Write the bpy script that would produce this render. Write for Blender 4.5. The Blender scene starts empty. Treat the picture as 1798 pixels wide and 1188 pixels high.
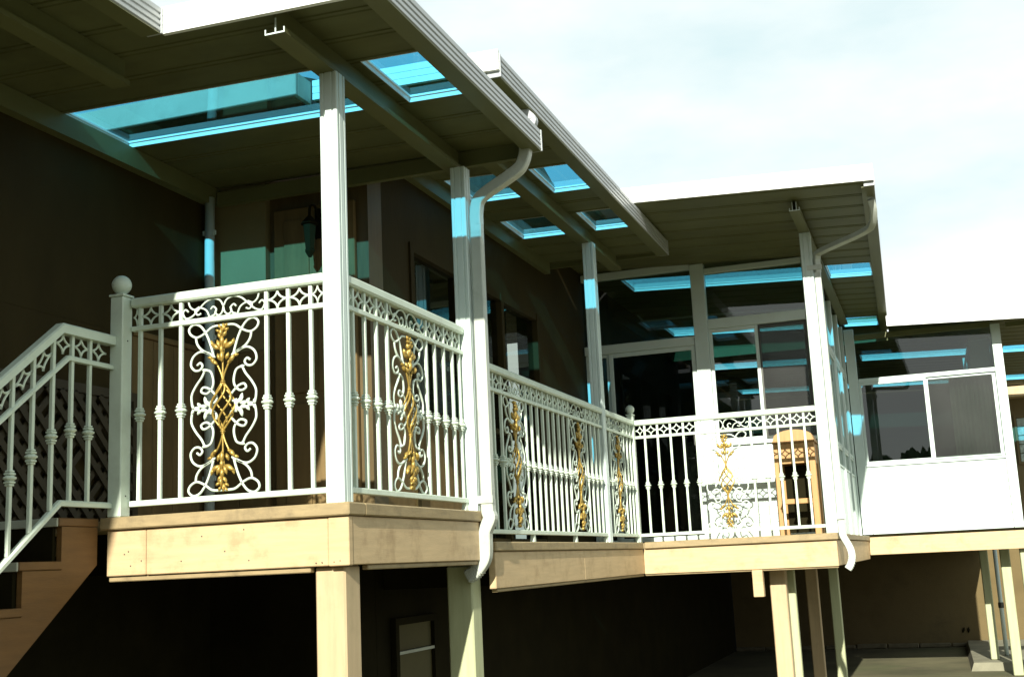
import bpy, math, random
from mathutils import Vector, Matrix
random.seed(7)
scene = bpy.context.scene
COL = scene.collection
H = 1.55                      # eye height; every z below is measured from the eye

# ------------------------------------------------------------------ camera
Rv = Vector((0.942, 0.332, -0.046)); Fv = Vector((-0.3193, 0.9296, 0.1850)).normalized()
Rv = (Rv - Fv * Rv.dot(Fv)).normalized(); Uv = Rv.cross(Fv)
cam_data = bpy.data.cameras.new('camera'); cam = bpy.data.objects.new('camera', cam_data); COL.objects.link(cam)
cam.matrix_world = Matrix(((Rv.x, Uv.x, -Fv.x, 0), (Rv.y, Uv.y, -Fv.y, 0), (Rv.z, Uv.z, -Fv.z, H), (0, 0, 0, 1)))
cam_data.sensor_width = 36.0; cam_data.lens = 2100.9 / 1798 * 36.0
cam_data.clip_start = 0.05; cam_data.clip_end = 2000
scene.camera = cam

# ------------------------------------------------------------------ sun, sky, exposure
SUN = Vector((0.132, -1.0, 0.47)).normalized()          # towards the sun
elev = math.asin(SUN.z); azim = math.atan2(SUN.x, SUN.y)
w = bpy.data.worlds.new('World'); scene.world = w; w.use_nodes = True
nt = w.node_tree; nt.nodes.clear(); N = nt.nodes.new; L = nt.links.new
out = N('ShaderNodeOutputWorld'); bg = N('ShaderNodeBackground'); bg.inputs['Strength'].default_value = 0.053
sky = N('ShaderNodeTexSky'); sky.sky_type = 'NISHITA'; sky.sun_disc = False
sky.sun_elevation = elev; sky.sun_rotation = azim; sky.air_density = 1.0; sky.dust_density = 1.2; sky.ozone_density = 1.0
tc = N('ShaderNodeTexCoord'); mp = N('ShaderNodeMapping'); mp.inputs['Scale'].default_value = (1.0, 1.0, 2.6)
mp.inputs['Location'].default_value = (0.35, 0.1, 0.2)
nz = N('ShaderNodeTexNoise'); nz.inputs['Scale'].default_value = 1.5; nz.inputs['Detail'].default_value = 7; nz.inputs['Roughness'].default_value = 0.55
rp = N('ShaderNodeValToRGB'); rp.color_ramp.elements[0].position = 0.40; rp.color_ramp.elements[0].color = (0, 0, 0, 1)
rp.color_ramp.elements[1].position = 0.60; rp.color_ramp.elements[1].color = (1, 1, 1, 1)
hz = N('ShaderNodeMix'); hz.data_type = 'RGBA'; hz.inputs['Factor'].default_value = 0.80; hz.inputs['B'].default_value = (8.4, 10.9, 11.0, 1)   # thin bright haze over the blue
mx = N('ShaderNodeMix'); mx.data_type = 'RGBA'; mx.inputs['B'].default_value = (11.2, 11.6, 11.4, 1)                                         # white cloud
L(tc.outputs['Generated'], mp.inputs['Vector']); L(mp.outputs['Vector'], nz.inputs['Vector']); L(nz.outputs['Fac'], rp.inputs['Fac'])
L(sky.outputs['Color'], hz.inputs['A']); L(rp.outputs['Color'], mx.inputs['Factor']); L(hz.outputs['Result'], mx.inputs['A']); L(mx.outputs['Result'], bg.inputs['Color']); L(bg.outputs[0], out.inputs[0])
sd = bpy.data.lights.new('sun', 'SUN'); sd.energy = 5.0; sd.angle = math.radians(0.55); sd.color = (1.0, 0.97, 0.86)
so = bpy.data.objects.new('sun', sd); COL.objects.link(so); so.rotation_euler = (-SUN).to_track_quat('-Z', 'Y').to_euler(); so.location = (3, -8, 9)
vs = scene.view_settings; vs.view_transform = 'Standard'; vs.look = 'None'; vs.gamma = 1; vs.exposure = 0.85; vs.use_curve_mapping = False
scene.cycles.max_bounces = 10; scene.cycles.transparent_max_bounces = 24

# ------------------------------------------------------------------ materials
def mat(name, col, rough=0.5, metal=0.0, var=0.12, scale=6.0, stretch=(1, 1, 1), bump=0.0, bscale=60.0, dirt=None, dirt_amt=0.0, dirt_scale=3.0, spec=0.4):
    m = bpy.data.materials.new(name); m.use_nodes = True; t = m.node_tree; n = t.nodes; l = t.links
    b = n['Principled BSDF']; b.inputs['Roughness'].default_value = rough; b.inputs['Metallic'].default_value = metal; b.inputs['Specular IOR Level'].default_value = spec
    g = n.new('ShaderNodeNewGeometry'); mpp = n.new('ShaderNodeMapping'); mpp.inputs['Scale'].default_value = stretch; l.new(g.outputs['Position'], mpp.inputs['Vector'])
    z = n.new('ShaderNodeTexNoise'); z.inputs['Scale'].default_value = scale; z.inputs['Detail'].default_value = 6; z.inputs['Roughness'].default_value = 0.6; l.new(mpp.outputs['Vector'], z.inputs['Vector'])
    r = n.new('ShaderNodeValToRGB'); e = r.color_ramp.elements
    e[0].position = 0.3; e[1].position = 0.7
    e[0].color = tuple(c * (1 - var) for c in col) + (1,); e[1].color = tuple(min(c * (1 + var), 0.95) for c in col) + (1,)
    l.new(z.outputs['Fac'], r.inputs['Fac']); c = r.outputs['Color']
    if dirt:
        z2 = n.new('ShaderNodeTexNoise'); z2.inputs['Scale'].default_value = dirt_scale; z2.inputs['Detail'].default_value = 9; z2.inputs['Roughness'].default_value = 0.7; l.new(g.outputs['Position'], z2.inputs['Vector'])
        r2 = n.new('ShaderNodeValToRGB'); r2.color_ramp.elements[0].position = 0.5; r2.color_ramp.elements[1].position = 0.78
        r2.color_ramp.elements[0].color = (0, 0, 0, 1); r2.color_ramp.elements[1].color = (dirt_amt,) * 3 + (1,)
        l.new(z2.outputs['Fac'], r2.inputs['Fac']); x = n.new('ShaderNodeMix'); x.data_type = 'RGBA'; l.new(r2.outputs['Color'], x.inputs['Factor']); l.new(c, x.inputs['A']); x.inputs['B'].default_value = dirt + (1,); c = x.outputs['Result']
    l.new(c, b.inputs['Base Color'])
    if bump:
        z3 = n.new('ShaderNodeTexNoise'); z3.inputs['Scale'].default_value = bscale; z3.inputs['Detail'].default_value = 5; l.new(mpp.outputs['Vector'], z3.inputs['Vector'])
        bp = n.new('ShaderNodeBump'); bp.inputs['Strength'].default_value = bump; bp.inputs['Distance'].default_value = 0.01; l.new(z3.outputs['Fac'], bp.inputs['Height']); l.new(bp.outputs['Normal'], b.inputs['Normal'])
    return m
def glass(name, tint, rough=0.0, ior=1.5, film=0.0):
    m = bpy.data.materials.new(name); m.use_nodes = True; t = m.node_tree; n = t.nodes; l = t.links; n.clear()
    o = n.new('ShaderNodeOutputMaterial'); a = n.new('ShaderNodeBsdfTransparent'); a.inputs['Color'].default_value = tint + (1,)
    gl = n.new('ShaderNodeBsdfGlossy'); gl.inputs['Roughness'].default_value = rough; gl.inputs['Color'].default_value = (0.95, 1, 0.97, 1)
    fr = n.new('ShaderNodeFresnel'); fr.inputs['IOR'].default_value = ior
    ge = n.new('ShaderNodeNewGeometry'); iv = n.new('ShaderNodeMath'); iv.operation = 'SUBTRACT'; iv.inputs[0].default_value = 1; l.new(ge.outputs['Backfacing'], iv.inputs[1])
    fm = n.new('ShaderNodeMath'); fm.operation = 'MULTIPLY'; l.new(fr.outputs[0], fm.inputs[0]); l.new(iv.outputs[0], fm.inputs[1])      # a sheet tints and reflects where light enters it
    tm = n.new('ShaderNodeMix'); tm.data_type = 'RGBA'; tm.inputs['A'].default_value = tint + (1,); tm.inputs['B'].default_value = (1, 1, 1, 1); l.new(ge.outputs['Backfacing'], tm.inputs['Factor']); l.new(tm.outputs['Result'], a.inputs['Color'])
    mxs = n.new('ShaderNodeMixShader'); l.new(fm.outputs[0], mxs.inputs[0]); l.new(a.outputs[0], mxs.inputs[1]); l.new(gl.outputs[0], mxs.inputs[2])
    if film:
        d = n.new('ShaderNodeBsdfDiffuse'); d.inputs['Color'].default_value = (0.5, 0.5, 0.47, 1)
        g = n.new('ShaderNodeNewGeometry'); z = n.new('ShaderNodeTexNoise'); z.inputs['Scale'].default_value = 2.5; z.inputs['Detail'].default_value = 8; l.new(g.outputs['Position'], z.inputs['Vector'])
        mu = n.new('ShaderNodeMath'); mu.operation = 'MULTIPLY'; mu.inputs[1].default_value = film; l.new(z.outputs['Fac'], mu.inputs[0]); m3 = n.new('ShaderNodeMath'); m3.operation = 'MULTIPLY'; l.new(mu.outputs[0], m3.inputs[0]); l.new(iv.outputs[0], m3.inputs[1]); mu = m3
        m2 = n.new('ShaderNodeMixShader'); l.new(mu.outputs[0], m2.inputs[0]); l.new(mxs.outputs[0], m2.inputs[1]); l.new(d.outputs[0], m2.inputs[2]); l.new(m2.outputs[0], o.inputs[0])
    else: l.new(mxs.outputs[0], o.inputs[0])
    return m
M = {}
M['rail'] = mat('white_rail_paint', (0.58, 0.66, 0.55), 0.38, var=0.05, scale=9, bump=0.05, dirt=(0.30, 0.32, 0.25), dirt_amt=0.35, dirt_scale=5)
M['alu'] = mat('white_aluminium', (0.57, 0.655, 0.61), 0.33, var=0.04, scale=4, dirt=(0.45, 0.48, 0.44), dirt_amt=0.3, dirt_scale=3)
M['spout'] = mat('cream_downspout', (0.46, 0.49, 0.43), 0.38, var=0.08, scale=5, dirt=(0.25, 0.26, 0.21), dirt_amt=0.6, dirt_scale=9)
M['gutter'] = mat('gutter_aluminium', (0.40, 0.42, 0.425), 0.36, var=0.05, scale=4, dirt=(0.4, 0.4, 0.37), dirt_amt=0.4, dirt_scale=4)
M['fasc'] = mat('fascia_aluminium', (0.82, 0.83, 0.80), 0.4, var=0.03, scale=3)
M['pan'] = mat('roof_pan_shade_olive', (0.125, 0.13, 0.058), 0.5, var=0.12, scale=2.2, stretch=(1, 3, 1), dirt=(0.07, 0.075, 0.035), dirt_amt=0.6, dirt_scale=2, spec=0.15)  # ceiling shade is put into this dark olive underside colour
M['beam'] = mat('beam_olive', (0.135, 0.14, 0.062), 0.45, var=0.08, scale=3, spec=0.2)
M['curb'] = mat('skylight_curb_white', (0.80, 0.84, 0.84), 0.35, var=0.04)
M['sky_glass'] = glass('blue_skylight_glass', (0.10, 0.51, 0.78), 0.0, 1.45, film=0.10)
M['glass'] = glass('window_glass', (0.50, 0.57, 0.51), 0.0, 1.78)
M['screen'] = glass('insect_screen', (0.30, 0.33, 0.30), 0.25, 1.35, film=0.06)
M['dark_glass'] = glass('dark_door_glass', (0.16, 0.17, 0.14), 0.0, 1.33)
M['peach'] = mat('peach_painted_wood', (0.50, 0.365, 0.20), 0.55, var=0.10, scale=3.0, stretch=(1.2, 1.2, 14), bump=0.10, bscale=18, dirt=(0.26, 0.165, 0.075), dirt_amt=0.8, dirt_scale=5)
M['cap'] = mat('tan_cap_board', (0.30, 0.225, 0.115), 0.6, var=0.14, scale=4.0, stretch=(2, 2, 12), bump=0.12, bscale=20, dirt=(0.13, 0.10, 0.055), dirt_amt=0.85, dirt_scale=7)
M['ppost'] = mat('cream_post_paint', (0.46, 0.345, 0.20), 0.55, var=0.10, scale=3.0, stretch=(10, 10, 1), bump=0.08, bscale=18, dirt=(0.26, 0.22, 0.12), dirt_amt=0.5, dirt_scale=3)
M['gpost'] = mat('sky_tinted_post_green', (0.39, 0.41, 0.24), 0.55, var=0.10, scale=3.0, stretch=(10, 10, 1), bump=0.08, bscale=18, dirt=(0.36, 0.36, 0.2), dirt_amt=0.4, dirt_scale=3)  # green puts sky-tinted shade into the colour of peach posts
M['stair'] = mat('brown_stair_paint', (0.145, 0.074, 0.022), 0.55, var=0.15, scale=3.0, stretch=(1.5, 1.5, 10), bump=0.1, bscale=18, dirt=(0.12, 0.07, 0.03), dirt_amt=0.5, dirt_scale=4)
M['tread'] = mat('grey_tread_edge', (0.42, 0.45, 0.38), 0.6, var=0.12)
M['gold'] = mat('gold_leaf_paint', (0.40, 0.275, 0.065), 0.36, metal=0.45, var=0.30, scale=60, dirt=(0.22, 0.10, 0.015), dirt_amt=0.8, dirt_scale=35)
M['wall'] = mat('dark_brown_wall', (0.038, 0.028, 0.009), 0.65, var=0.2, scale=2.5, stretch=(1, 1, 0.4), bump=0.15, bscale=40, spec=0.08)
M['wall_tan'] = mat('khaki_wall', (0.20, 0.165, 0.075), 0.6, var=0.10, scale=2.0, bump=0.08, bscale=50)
M['door'] = mat('brown_wood_panel', (0.095, 0.066, 0.025), 0.45, var=0.22, scale=3.5, stretch=(6, 6, 0.6), bump=0.08, bscale=30)
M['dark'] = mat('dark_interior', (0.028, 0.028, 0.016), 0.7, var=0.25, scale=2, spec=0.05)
M['brown'] = mat('bounce_lit_brown', (0.17, 0.115, 0.048), 0.6, var=0.18, scale=2.5, stretch=(5, 5, 0.5), bump=0.08, bscale=30, dirt=(0.085, 0.07, 0.03), dirt_amt=0.7, dirt_scale=2, spec=0.15)  # lighter brown carries the bounce light on the lower walls
M['lattice'] = mat('lattice_wood', (0.045, 0.035, 0.016), 0.6, var=0.2, scale=5)
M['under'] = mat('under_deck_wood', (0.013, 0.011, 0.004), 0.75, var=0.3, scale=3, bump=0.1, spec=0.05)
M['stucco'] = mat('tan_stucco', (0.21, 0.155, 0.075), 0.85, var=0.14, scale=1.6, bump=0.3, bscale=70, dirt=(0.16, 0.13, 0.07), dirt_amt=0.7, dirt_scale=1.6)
M['shadestucco'] = mat('shaded_tan_stucco', (0.145, 0.108, 0.05), 0.85, var=0.2, scale=1.6, bump=0.3, bscale=70, dirt=(0.06, 0.05, 0.028), dirt_amt=0.8, dirt_scale=1.6, spec=0.08)  # darker copy of the stucco, with the deck's shade in its colour
M['stone'] = mat('foundation_stone', (0.13, 0.11, 0.065), 0.9, var=0.35, scale=5, bump=0.5, bscale=25)
M['conc'] = mat('grey_concrete', (0.20, 0.19, 0.13), 0.9, var=0.2, scale=4, bump=0.3, bscale=50)
M['shingle'] = mat('roof_shingle', (0.16, 0.13, 0.10), 0.9, var=0.3, scale=8, bump=0.3)
M['stool'] = mat('honey_wood', (0.42, 0.235, 0.085), 0.45, var=0.16, scale=3.0, stretch=(9, 9, 1), bump=0.05)
M['blind'] = mat('window_blind', (0.075, 0.065, 0.022), 0.7, var=0.1)
M['cloth'] = mat('curtain_cloth', (0.30, 0.32, 0.28), 0.9, var=0.1, scale=8)
M['hedge'] = mat('hedge_green', (0.045, 0.075, 0.025), 0.7, var=0.5, scale=5, bump=0.6, bscale=9)
M['eave'] = mat('pale_eave_paint', (0.42, 0.37, 0.29), 0.6, var=0.08, scale=3, dirt=(0.22, 0.2, 0.15), dirt_amt=0.5, dirt_scale=4)
M['screw'] = mat('dark_screw', (0.08, 0.08, 0.07), 0.5, metal=0.6)
def block_glass():
    m = mat('glass_block_glass', (0.42, 0.50, 0.44), 0.12, var=0.3, scale=14, bump=0.5, bscale=25, spec=0.8); return m
M['gblock'] = block_glass()
def ground_mat():
    m = mat('dry_soil_and_grass', (0.11, 0.10, 0.05), 0.95, var=0.35, scale=1.2, bump=0.4, bscale=12, dirt=(0.05, 0.07, 0.02), dirt_amt=0.9, dirt_scale=0.4); return m
M['ground'] = ground_mat()

# ------------------------------------------------------------------ mesh helpers
def wloc(o):
    v = Vector((0, 0, 0))
    while o is not None: v = v + o.location; o = o.parent
    return v
class MB:
    def __init__(s): s.v = []; s.f = []
    def add(s, vs_, fs): b = len(s.v); s.v += [tuple(a) for a in vs_]; s.f += [tuple(b + i for i in q) for q in fs]; return s
    def box(s, x0, x1, y0, y1, z0, z1):
        return s.add([(x0, y0, z0), (x1, y0, z0), (x1, y1, z0), (x0, y1, z0), (x0, y0, z1), (x1, y0, z1), (x1, y1, z1), (x0, y1, z1)],
                     [(3, 2, 1, 0), (4, 5, 6, 7), (0, 1, 5, 4), (1, 2, 6, 5), (2, 3, 7, 6), (3, 0, 4, 7)])
    def bbox(s, x0, x1, y0, y1, z0, z1, b=0.004):            # box with chamfered edges
        sx, sy, sz = (x0, x1), (y0, y1), (z0, z1); vs_ = []; idx = {}
        b = min(b, (x1 - x0) * .3, (y1 - y0) * .3, (z1 - z0) * .3)
        for i in (0, 1):
            for j in (0, 1):
                for k in (0, 1):
                    p = (sx[i], sy[j], sz[k]); q = (sx[i] + (b if i == 0 else -b), sy[j] + (b if j == 0 else -b), sz[k] + (b if k == 0 else -b))
                    for a in range(3):
                        c = list(q); c[a] = p[a]; idx[(i, j, k, a)] = len(vs_); vs_.append(tuple(c))
        F = []
        g = lambda i, j, k, a: idx[(i, j, k, a)]
        for e in (0, 1):
            F.append([g(e, 0, 0, 0), g(e, 1, 0, 0), g(e, 1, 1, 0), g(e, 0, 1, 0)][::1 if e else -1])
            F.append([g(0, e, 0, 1), g(1, e, 0, 1), g(1, e, 1, 1), g(0, e, 1, 1)][::-1 if e else 1])
            F.append([g(0, 0, e, 2), g(1, 0, e, 2), g(1, 1, e, 2), g(0, 1, e, 2)][::1 if e else -1])
        for p in (0, 1):
            for q in (0, 1):
                F.append([g(0, p, q, 1), g(1, p, q, 1), g(1, p, q, 2), g(0, p, q, 2)])
                F.append([g(p, 0, q, 0), g(p, 1, q, 0), g(p, 1, q, 2), g(p, 0, q, 2)])
                F.append([g(p, q, 0, 0), g(p, q, 1, 0), g(p, q, 1, 1), g(p, q, 0, 1)])
                for r in (0, 1): F.append([g(p, q, r, 0), g(p, q, r, 1), g(p, q, r, 2)])
        return s.add(vs_, F)
    def extrude(s, prof, a, b, f):                             # prof: list of 2D points, f(u,v,t) -> xyz
        n = len(prof); vs_ = [f(u, v, a) for u, v in prof] + [f(u, v, b) for u, v in prof]
        return s.add(vs_, [tuple(range(n))[::-1], tuple(range(n, 2 * n))] + [(i, (i + 1) % n, n + (i + 1) % n, n + i) for i in range(n)])
    def sweep(s, path, prof, up=Vector((0, 0, 1)), cap=True):  # prof 2D in (side, normal)
        path = [Vector(p) for p in path]; n = len(prof); rings = []; side = None
        for i, p in enumerate(path):
            t = (path[min(i + 1, len(path) - 1)] - path[max(i - 1, 0)]).normalized()
            if side is None:
                side = t.cross(up)
                if side.length < 1e-3: side = t.cross(Vector((1, 0, 0)))
            side = (side - t * side.dot(t)).normalized(); nn = side.cross(t)
            rings.append([p + side * a + nn * c for a, c in prof])
        vs_ = [v for r in rings for v in r]; F = []
        for i in range(len(path) - 1):
            for j in range(n): F.append((i * n + j, i * n + (j + 1) % n, (i + 1) * n + (j + 1) % n, (i + 1) * n + j))
        if cap: F += [tuple(range(n))[::-1], tuple(range((len(path) - 1) * n, len(path) * n))]
        return s.add(vs_, F)
    def tube(s, path, r, n=6, up=Vector((0, 1, 0)), squash=1.0):
        return s.sweep(path, [(r * math.cos(2 * math.pi * k / n), squash * r * math.sin(2 * math.pi * k / n)) for k in range(n)], up)
    def lathe(s, prof, c, n=20):                               # prof [(r, z)]
        vs_ = []; F = []
        for r, z in prof:
            for k in range(n): a = 2 * math.pi * k / n; vs_.append((c[0] + r * math.cos(a), c[1] + r * math.sin(a), c[2] + z))
        for i in range(len(prof) - 1):
            for k in range(n): F.append((i * n + k, i * n + (k + 1) % n, (i + 1) * n + (k + 1) % n, (i + 1) * n + k))
        F += [tuple(range(n))[::-1], tuple(range((len(prof) - 1) * n, len(prof) * n))]
        return s.add(vs_, F)
    def blob(s, c, d, ln, wd, th=0.012, n=7):                  # leaf-shaped lump: c centre, d direction (2D in xz)
        ca, sa = math.cos(d), math.sin(d); prof = [(-1, 0.05), (-.7, .55), (-.25, .98), (.3, .85), (.7, .45), (1, .04)]; vs_ = []; F = []
        for t, r in prof:
            for k in range(n):
                a = 2 * math.pi * k / n; u = t * ln; v = r * wd * math.cos(a); y = r * th * math.sin(a)
                vs_.append((c[0] + u * ca - v * sa, c[1] + y, c[2] + u * sa + v * ca))
        m = len(prof)
        for i in range(m - 1):
            for k in range(n): F.append((i * n + k, i * n + (k + 1) % n, (i + 1) * n + (k + 1) % n, (i + 1) * n + k))
        F += [tuple(range(n))[::-1], tuple(range((m - 1) * n, m * n))]
        return s.add(vs_, F)
    def mesh(s, name, material, off=Vector((0, 0, 0)), smooth=False):
        me = bpy.data.meshes.new(name); me.from_pydata([(a - off[0], b - off[1], c - off[2]) for a, b, c in s.v], [], s.f); me.materials.append(M[material])
        import bmesh
        bm = bmesh.new(); bm.from_mesh(me); bmesh.ops.recalc_face_normals(bm, faces=bm.faces); bm.to_mesh(me); bm.free()
        if smooth:
            for p in me.polygons: p.use_smooth = True
        return me
    def build(s, name, material, parent=None, smooth=False):   # geometry given in scene coordinates (z from the eye)
        s.v = [(a, b, c + H) for a, b, c in s.v]; off = wloc(parent)
        if parent is None:
            xs = [v[0] for v in s.v]; ys = [v[1] for v in s.v]; zs = [v[2] for v in s.v]; off = Vector(((min(xs) + max(xs)) / 2, (min(ys) + max(ys)) / 2, min(zs)))
        o = bpy.data.objects.new(name, s.mesh(name, material, off, smooth)); COL.objects.link(o)
        if parent is None: o.location = off
        else: o.parent = parent
        return o
def B(*a): return MB().box(*a)
def BB(*a, **k): return MB().bbox(*a, **k)
def thing(name, label, cat, loc, group=None, rz=0):
    o = bpy.data.objects.new(name, None); COL.objects.link(o); o.location = (loc[0], loc[1], loc[2] + H); o.rotation_euler = (0, 0, rz)
    o.empty_display_size = 0.2; o['label'] = label; o['category'] = cat
    if group: o['group'] = group
    return o
def tag(o, label, cat, group=None):
    o['label'] = label; o['category'] = cat
    if group: o['group'] = group
    return o
def put(name, mesh, parent, loc, rot=(0, 0, 0), scale=(1, 1, 1)):
    o = bpy.data.objects.new(name, mesh); COL.objects.link(o); o.parent = parent; o.location = loc; o.rotation_euler = rot; o.scale = scale; return o
def spline(pts, k=5):
    P = [Vector(p) for p in pts]; P = [P[0] * 2 - P[1]] + P + [P[-1] * 2 - P[-2]]; o = []
    for i in range(1, len(P) - 2):
        for j in range(k):
            t = j / k; a, b, c, d = P[i - 1:i + 3]
            o.append(0.5 * ((2 * b) + (c - a) * t + (2 * a - 5 * b + 4 * c - d) * t * t + (3 * b - a - 3 * c + d) * t ** 3))
    o.append(P[-2]); return o

GZ = -H
# ------------------------------------------------------------------ ground
g = MB(); n = 24
g.add([(-300 + 600 * i / n, -300 + 600 * j / n, GZ) for j in range(n + 1) for i in range(n + 1)], [(j * (n + 1) + i, j * (n + 1) + i + 1, (j + 1) * (n + 1) + i + 1, (j + 1) * (n + 1) + i) for j in range(n) for i in range(n)])
o = g.build('ground', 'ground'); o['kind'] = 'structure'

# ------------------------------------------------------------------ house walls
house = thing('house', 'dark brown house wall standing behind the covered decks', 'house', (-4.34, 6.6, GZ))
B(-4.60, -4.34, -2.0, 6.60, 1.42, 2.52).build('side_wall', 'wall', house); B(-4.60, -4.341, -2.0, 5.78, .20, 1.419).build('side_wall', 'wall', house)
for k in range(4): BB(-4.60, -4.338, 5.785 + k * .204, 5.785 + k * .204 + .200, .20, 1.418, b=.003).build('wall_panel', 'brown', house)  # lower wall boards lightened in colour for light bounced off the deck
BB(-4.345, -4.325, 5.785, 6.59, 1.42, 1.455).build('bounce_band_edge', 'brown', house); B(-4.60, -4.345, -2.0, 6.60, GZ, .199).build('lower_wall', 'under', house)  # strip added along the top of the painted bounce-light band
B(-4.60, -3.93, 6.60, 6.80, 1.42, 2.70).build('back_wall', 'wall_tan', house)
for k in range(2): BB(-4.335 + k * .203, -4.335 + k * .203 + .200, 6.598, 6.80, .20, 1.418, b=.003).build('wall_panel', 'brown', house)  # back wall gets the same bounce light as board colour
B(-3.93, -3.22, 6.66, 6.86, .20, 2.70).build('door_wall', 'door', house)
# panelled brown door in the back wall
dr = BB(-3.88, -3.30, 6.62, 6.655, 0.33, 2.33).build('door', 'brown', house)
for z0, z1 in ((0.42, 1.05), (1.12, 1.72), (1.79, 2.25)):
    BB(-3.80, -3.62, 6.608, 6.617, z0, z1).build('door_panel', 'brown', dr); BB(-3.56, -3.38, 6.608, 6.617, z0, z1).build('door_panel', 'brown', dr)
MB().lathe([(0.012, 0), (0.028, 0.01), (0.028, 0.03), (0.01, 0.04)], (-3.36, 6.60, 1.28), 12).build('door_knob', 'alu', dr)
# long side wall beside decks two and three and through the sunrooms
B(-3.42, -3.22, 6.86, 7.28, 0.05, 1.60).build('side_wall', 'brown', house); B(-3.42, -3.22, 6.86, 7.28, 1.602, 2.74).build('side_wall', 'wall', house); B(-3.25, -3.232, 7.34, 8.18, .2, 1.02).build('bounce_lit_lower_wall', 'brown', house)  # brown below, dark above: sun and bounce light put into the colours
B(-3.42, -3.22, 7.28, 10.10, 2.20, 2.74).build('side_wall', 'wall', house)
B(-3.42, -3.22, 10.10, 22.0, -0.15, 3.0).build('side_wall', 'wall', house)
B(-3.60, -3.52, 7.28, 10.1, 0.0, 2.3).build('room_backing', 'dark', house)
wn = MB()
for a, b, c, d in ((7.28, 7.34, .14, 2.2), (8.18, 8.24, .14, 2.2), (9.10, 9.16, .14, 2.2), (10.04, 10.10, .14, 2.2), (7.34, 10.04, .14, .2), (7.34, 10.04, 2.14, 2.2), (7.34, 10.04, 1.02, 1.06)):
    wn.box(-3.30 if c < 1 and d > 2 else -3.295, -3.205 if c < 1 and d > 2 else -3.21, a, b, c, d)
wf = wn.build('patio_window', 'wall', house)
for a, b in ((7.34, 8.18), (8.24, 9.10), (9.16, 10.04)):
    B(-3.26, -3.254, a, b, 1.06, 2.14).build('pane', 'glass', wf); (B(-3.26, -3.254, a, b, .2, 1.02).build('pane', 'glass', wf) if a > 8 else None)
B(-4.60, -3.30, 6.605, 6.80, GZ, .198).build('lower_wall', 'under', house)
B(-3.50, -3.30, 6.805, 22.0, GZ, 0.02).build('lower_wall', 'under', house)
lw = MB()
for a, b, c, d in ((7.00, 7.66, -.345, -.30), (7.00, 7.66, -1.0, -.96), (7.00, 7.05, -.96, -.345), (7.61, 7.66, -.96, -.345)): lw.box(-3.295, -3.26, a, b, c, d)
lwf = lw.build('basement_window', 'under', house); B(-3.288, -3.262, 7.055, 7.605, -.526, -.508).build('sash_bar', 'tread', lwf); B(-3.292, -3.288, 7.05, 7.61, -.505, -.345).build('pane', 'blind', lwf); B(-3.292, -3.288, 7.05, 7.61, -.96, -.53).build('pane', 'blind', lwf)
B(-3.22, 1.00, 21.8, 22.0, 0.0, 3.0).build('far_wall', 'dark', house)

# lattice screen on the side wall behind the stair
lat = thing('lattice_screen', 'dark brown diagonal lattice screen on the wall behind the stair', 'lattice', (-4.33, 4.9, 0.3))
Y0, Y1, Z0, Z1 = 3.4, 5.75, 0.20, 1.02
for sgn in (1, -1):
    c = -1.2
    while c < 3.6:
        pts = []
        for y in (Y0, Y1):
            z = (y - Y0 - c) * sgn + (Z0 if sgn > 0 else Z1)
            if Z0 <= z <= Z1: pts.append((y, z))
        for z in (Z0, Z1):
            y = Y0 + c + (z - (Z0 if sgn > 0 else Z1)) * sgn
            if Y0 < y < Y1: pts.append((y, z))
        if len(pts) >= 2:
            (ya, za), (yb, zb) = pts[0], pts[1]
            if abs(ya - yb) > 0.08:
                xo = -4.322 if sgn > 0 else -4.308
                t = Vector((0, yb - ya, zb - za)).normalized(); q = Vector((0, -t.z, t.y)) * 0.018
                m = MB(); a = Vector((xo, ya, za)); b = Vector((xo, yb, zb)); d = Vector((0.010, 0, 0))
                m.add([a - q, a + q, b + q, b - q, a - q + d, a + q + d, b + q + d, b - q + d], [(0, 1, 2, 3), (7, 6, 5, 4), (0, 4, 5, 1), (1, 5, 6, 2), (2, 6, 7, 3), (3, 7, 4, 0)])
                m.build('slat', 'lattice', lat)
        c += 0.105
for a in ((Y0, Y1, Z1, Z1 + .05), (Y0, Y1, Z0 - .05, Z0), (Y0 - .05, Y0, Z0 - .05, Z1 + .05), (Y1, Y1 + .05, Z0 - .05, Z1 + .05)): B(-4.335, -4.298, *a).build('frame_bar', 'lattice', lat)
# pipe in the wall corner
pp = thing('drain_pipe', 'pale vertical drain pipe in the wall corner behind the front railing', 'pipe', (-4.27, 6.5, 0.2))
MB().tube([(-4.285, 6.50, 0.1), (-4.285, 6.50, 2.45)], 0.032, 12, up=Vector((1, 0, 0))).build('pipe', 'alu', pp, smooth=True)
for z in (0.6, 1.5, 2.2): B(-4.335, -4.245, 6.495, 6.515, z, z + .03).build('clamp', 'alu', pp)

# upper roof of the house seen through the skylight
ur = thing('house_roof', 'pale eave of the house roof seen through the widest blue skylight', 'roof', (-5.0, 9.0, 2.72))
xa, xb, ya, yb = -9.0, -3.26, 5.80, 14.0
MB().add([(xa, ya, 2.722), (xb, ya, 2.722), (xb, yb, 2.722), (xa, yb, 2.722), (xa, ya, 2.85), (xb, ya, 2.85), (xb, yb, 2.85), (xa, yb, 2.85), (xa, 9.9, 4.0), (xb, 9.9, 4.0)],
          [(0, 1, 2, 3), (0, 1, 5, 4), (1, 2, 6, 9, 5), (2, 3, 7, 6), (3, 0, 4, 8, 7), (4, 5, 9, 8), (6, 7, 8, 9)]).build('roof_body', 'shingle', ur)
BB(xa, xb + .03, ya - .028, ya - .002, 2.715, 2.858).build('fascia', 'eave', ur); BB(xb + .003, xb + .03, ya, 5.96, 2.715, 2.858).build('fascia', 'eave', ur)
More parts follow.
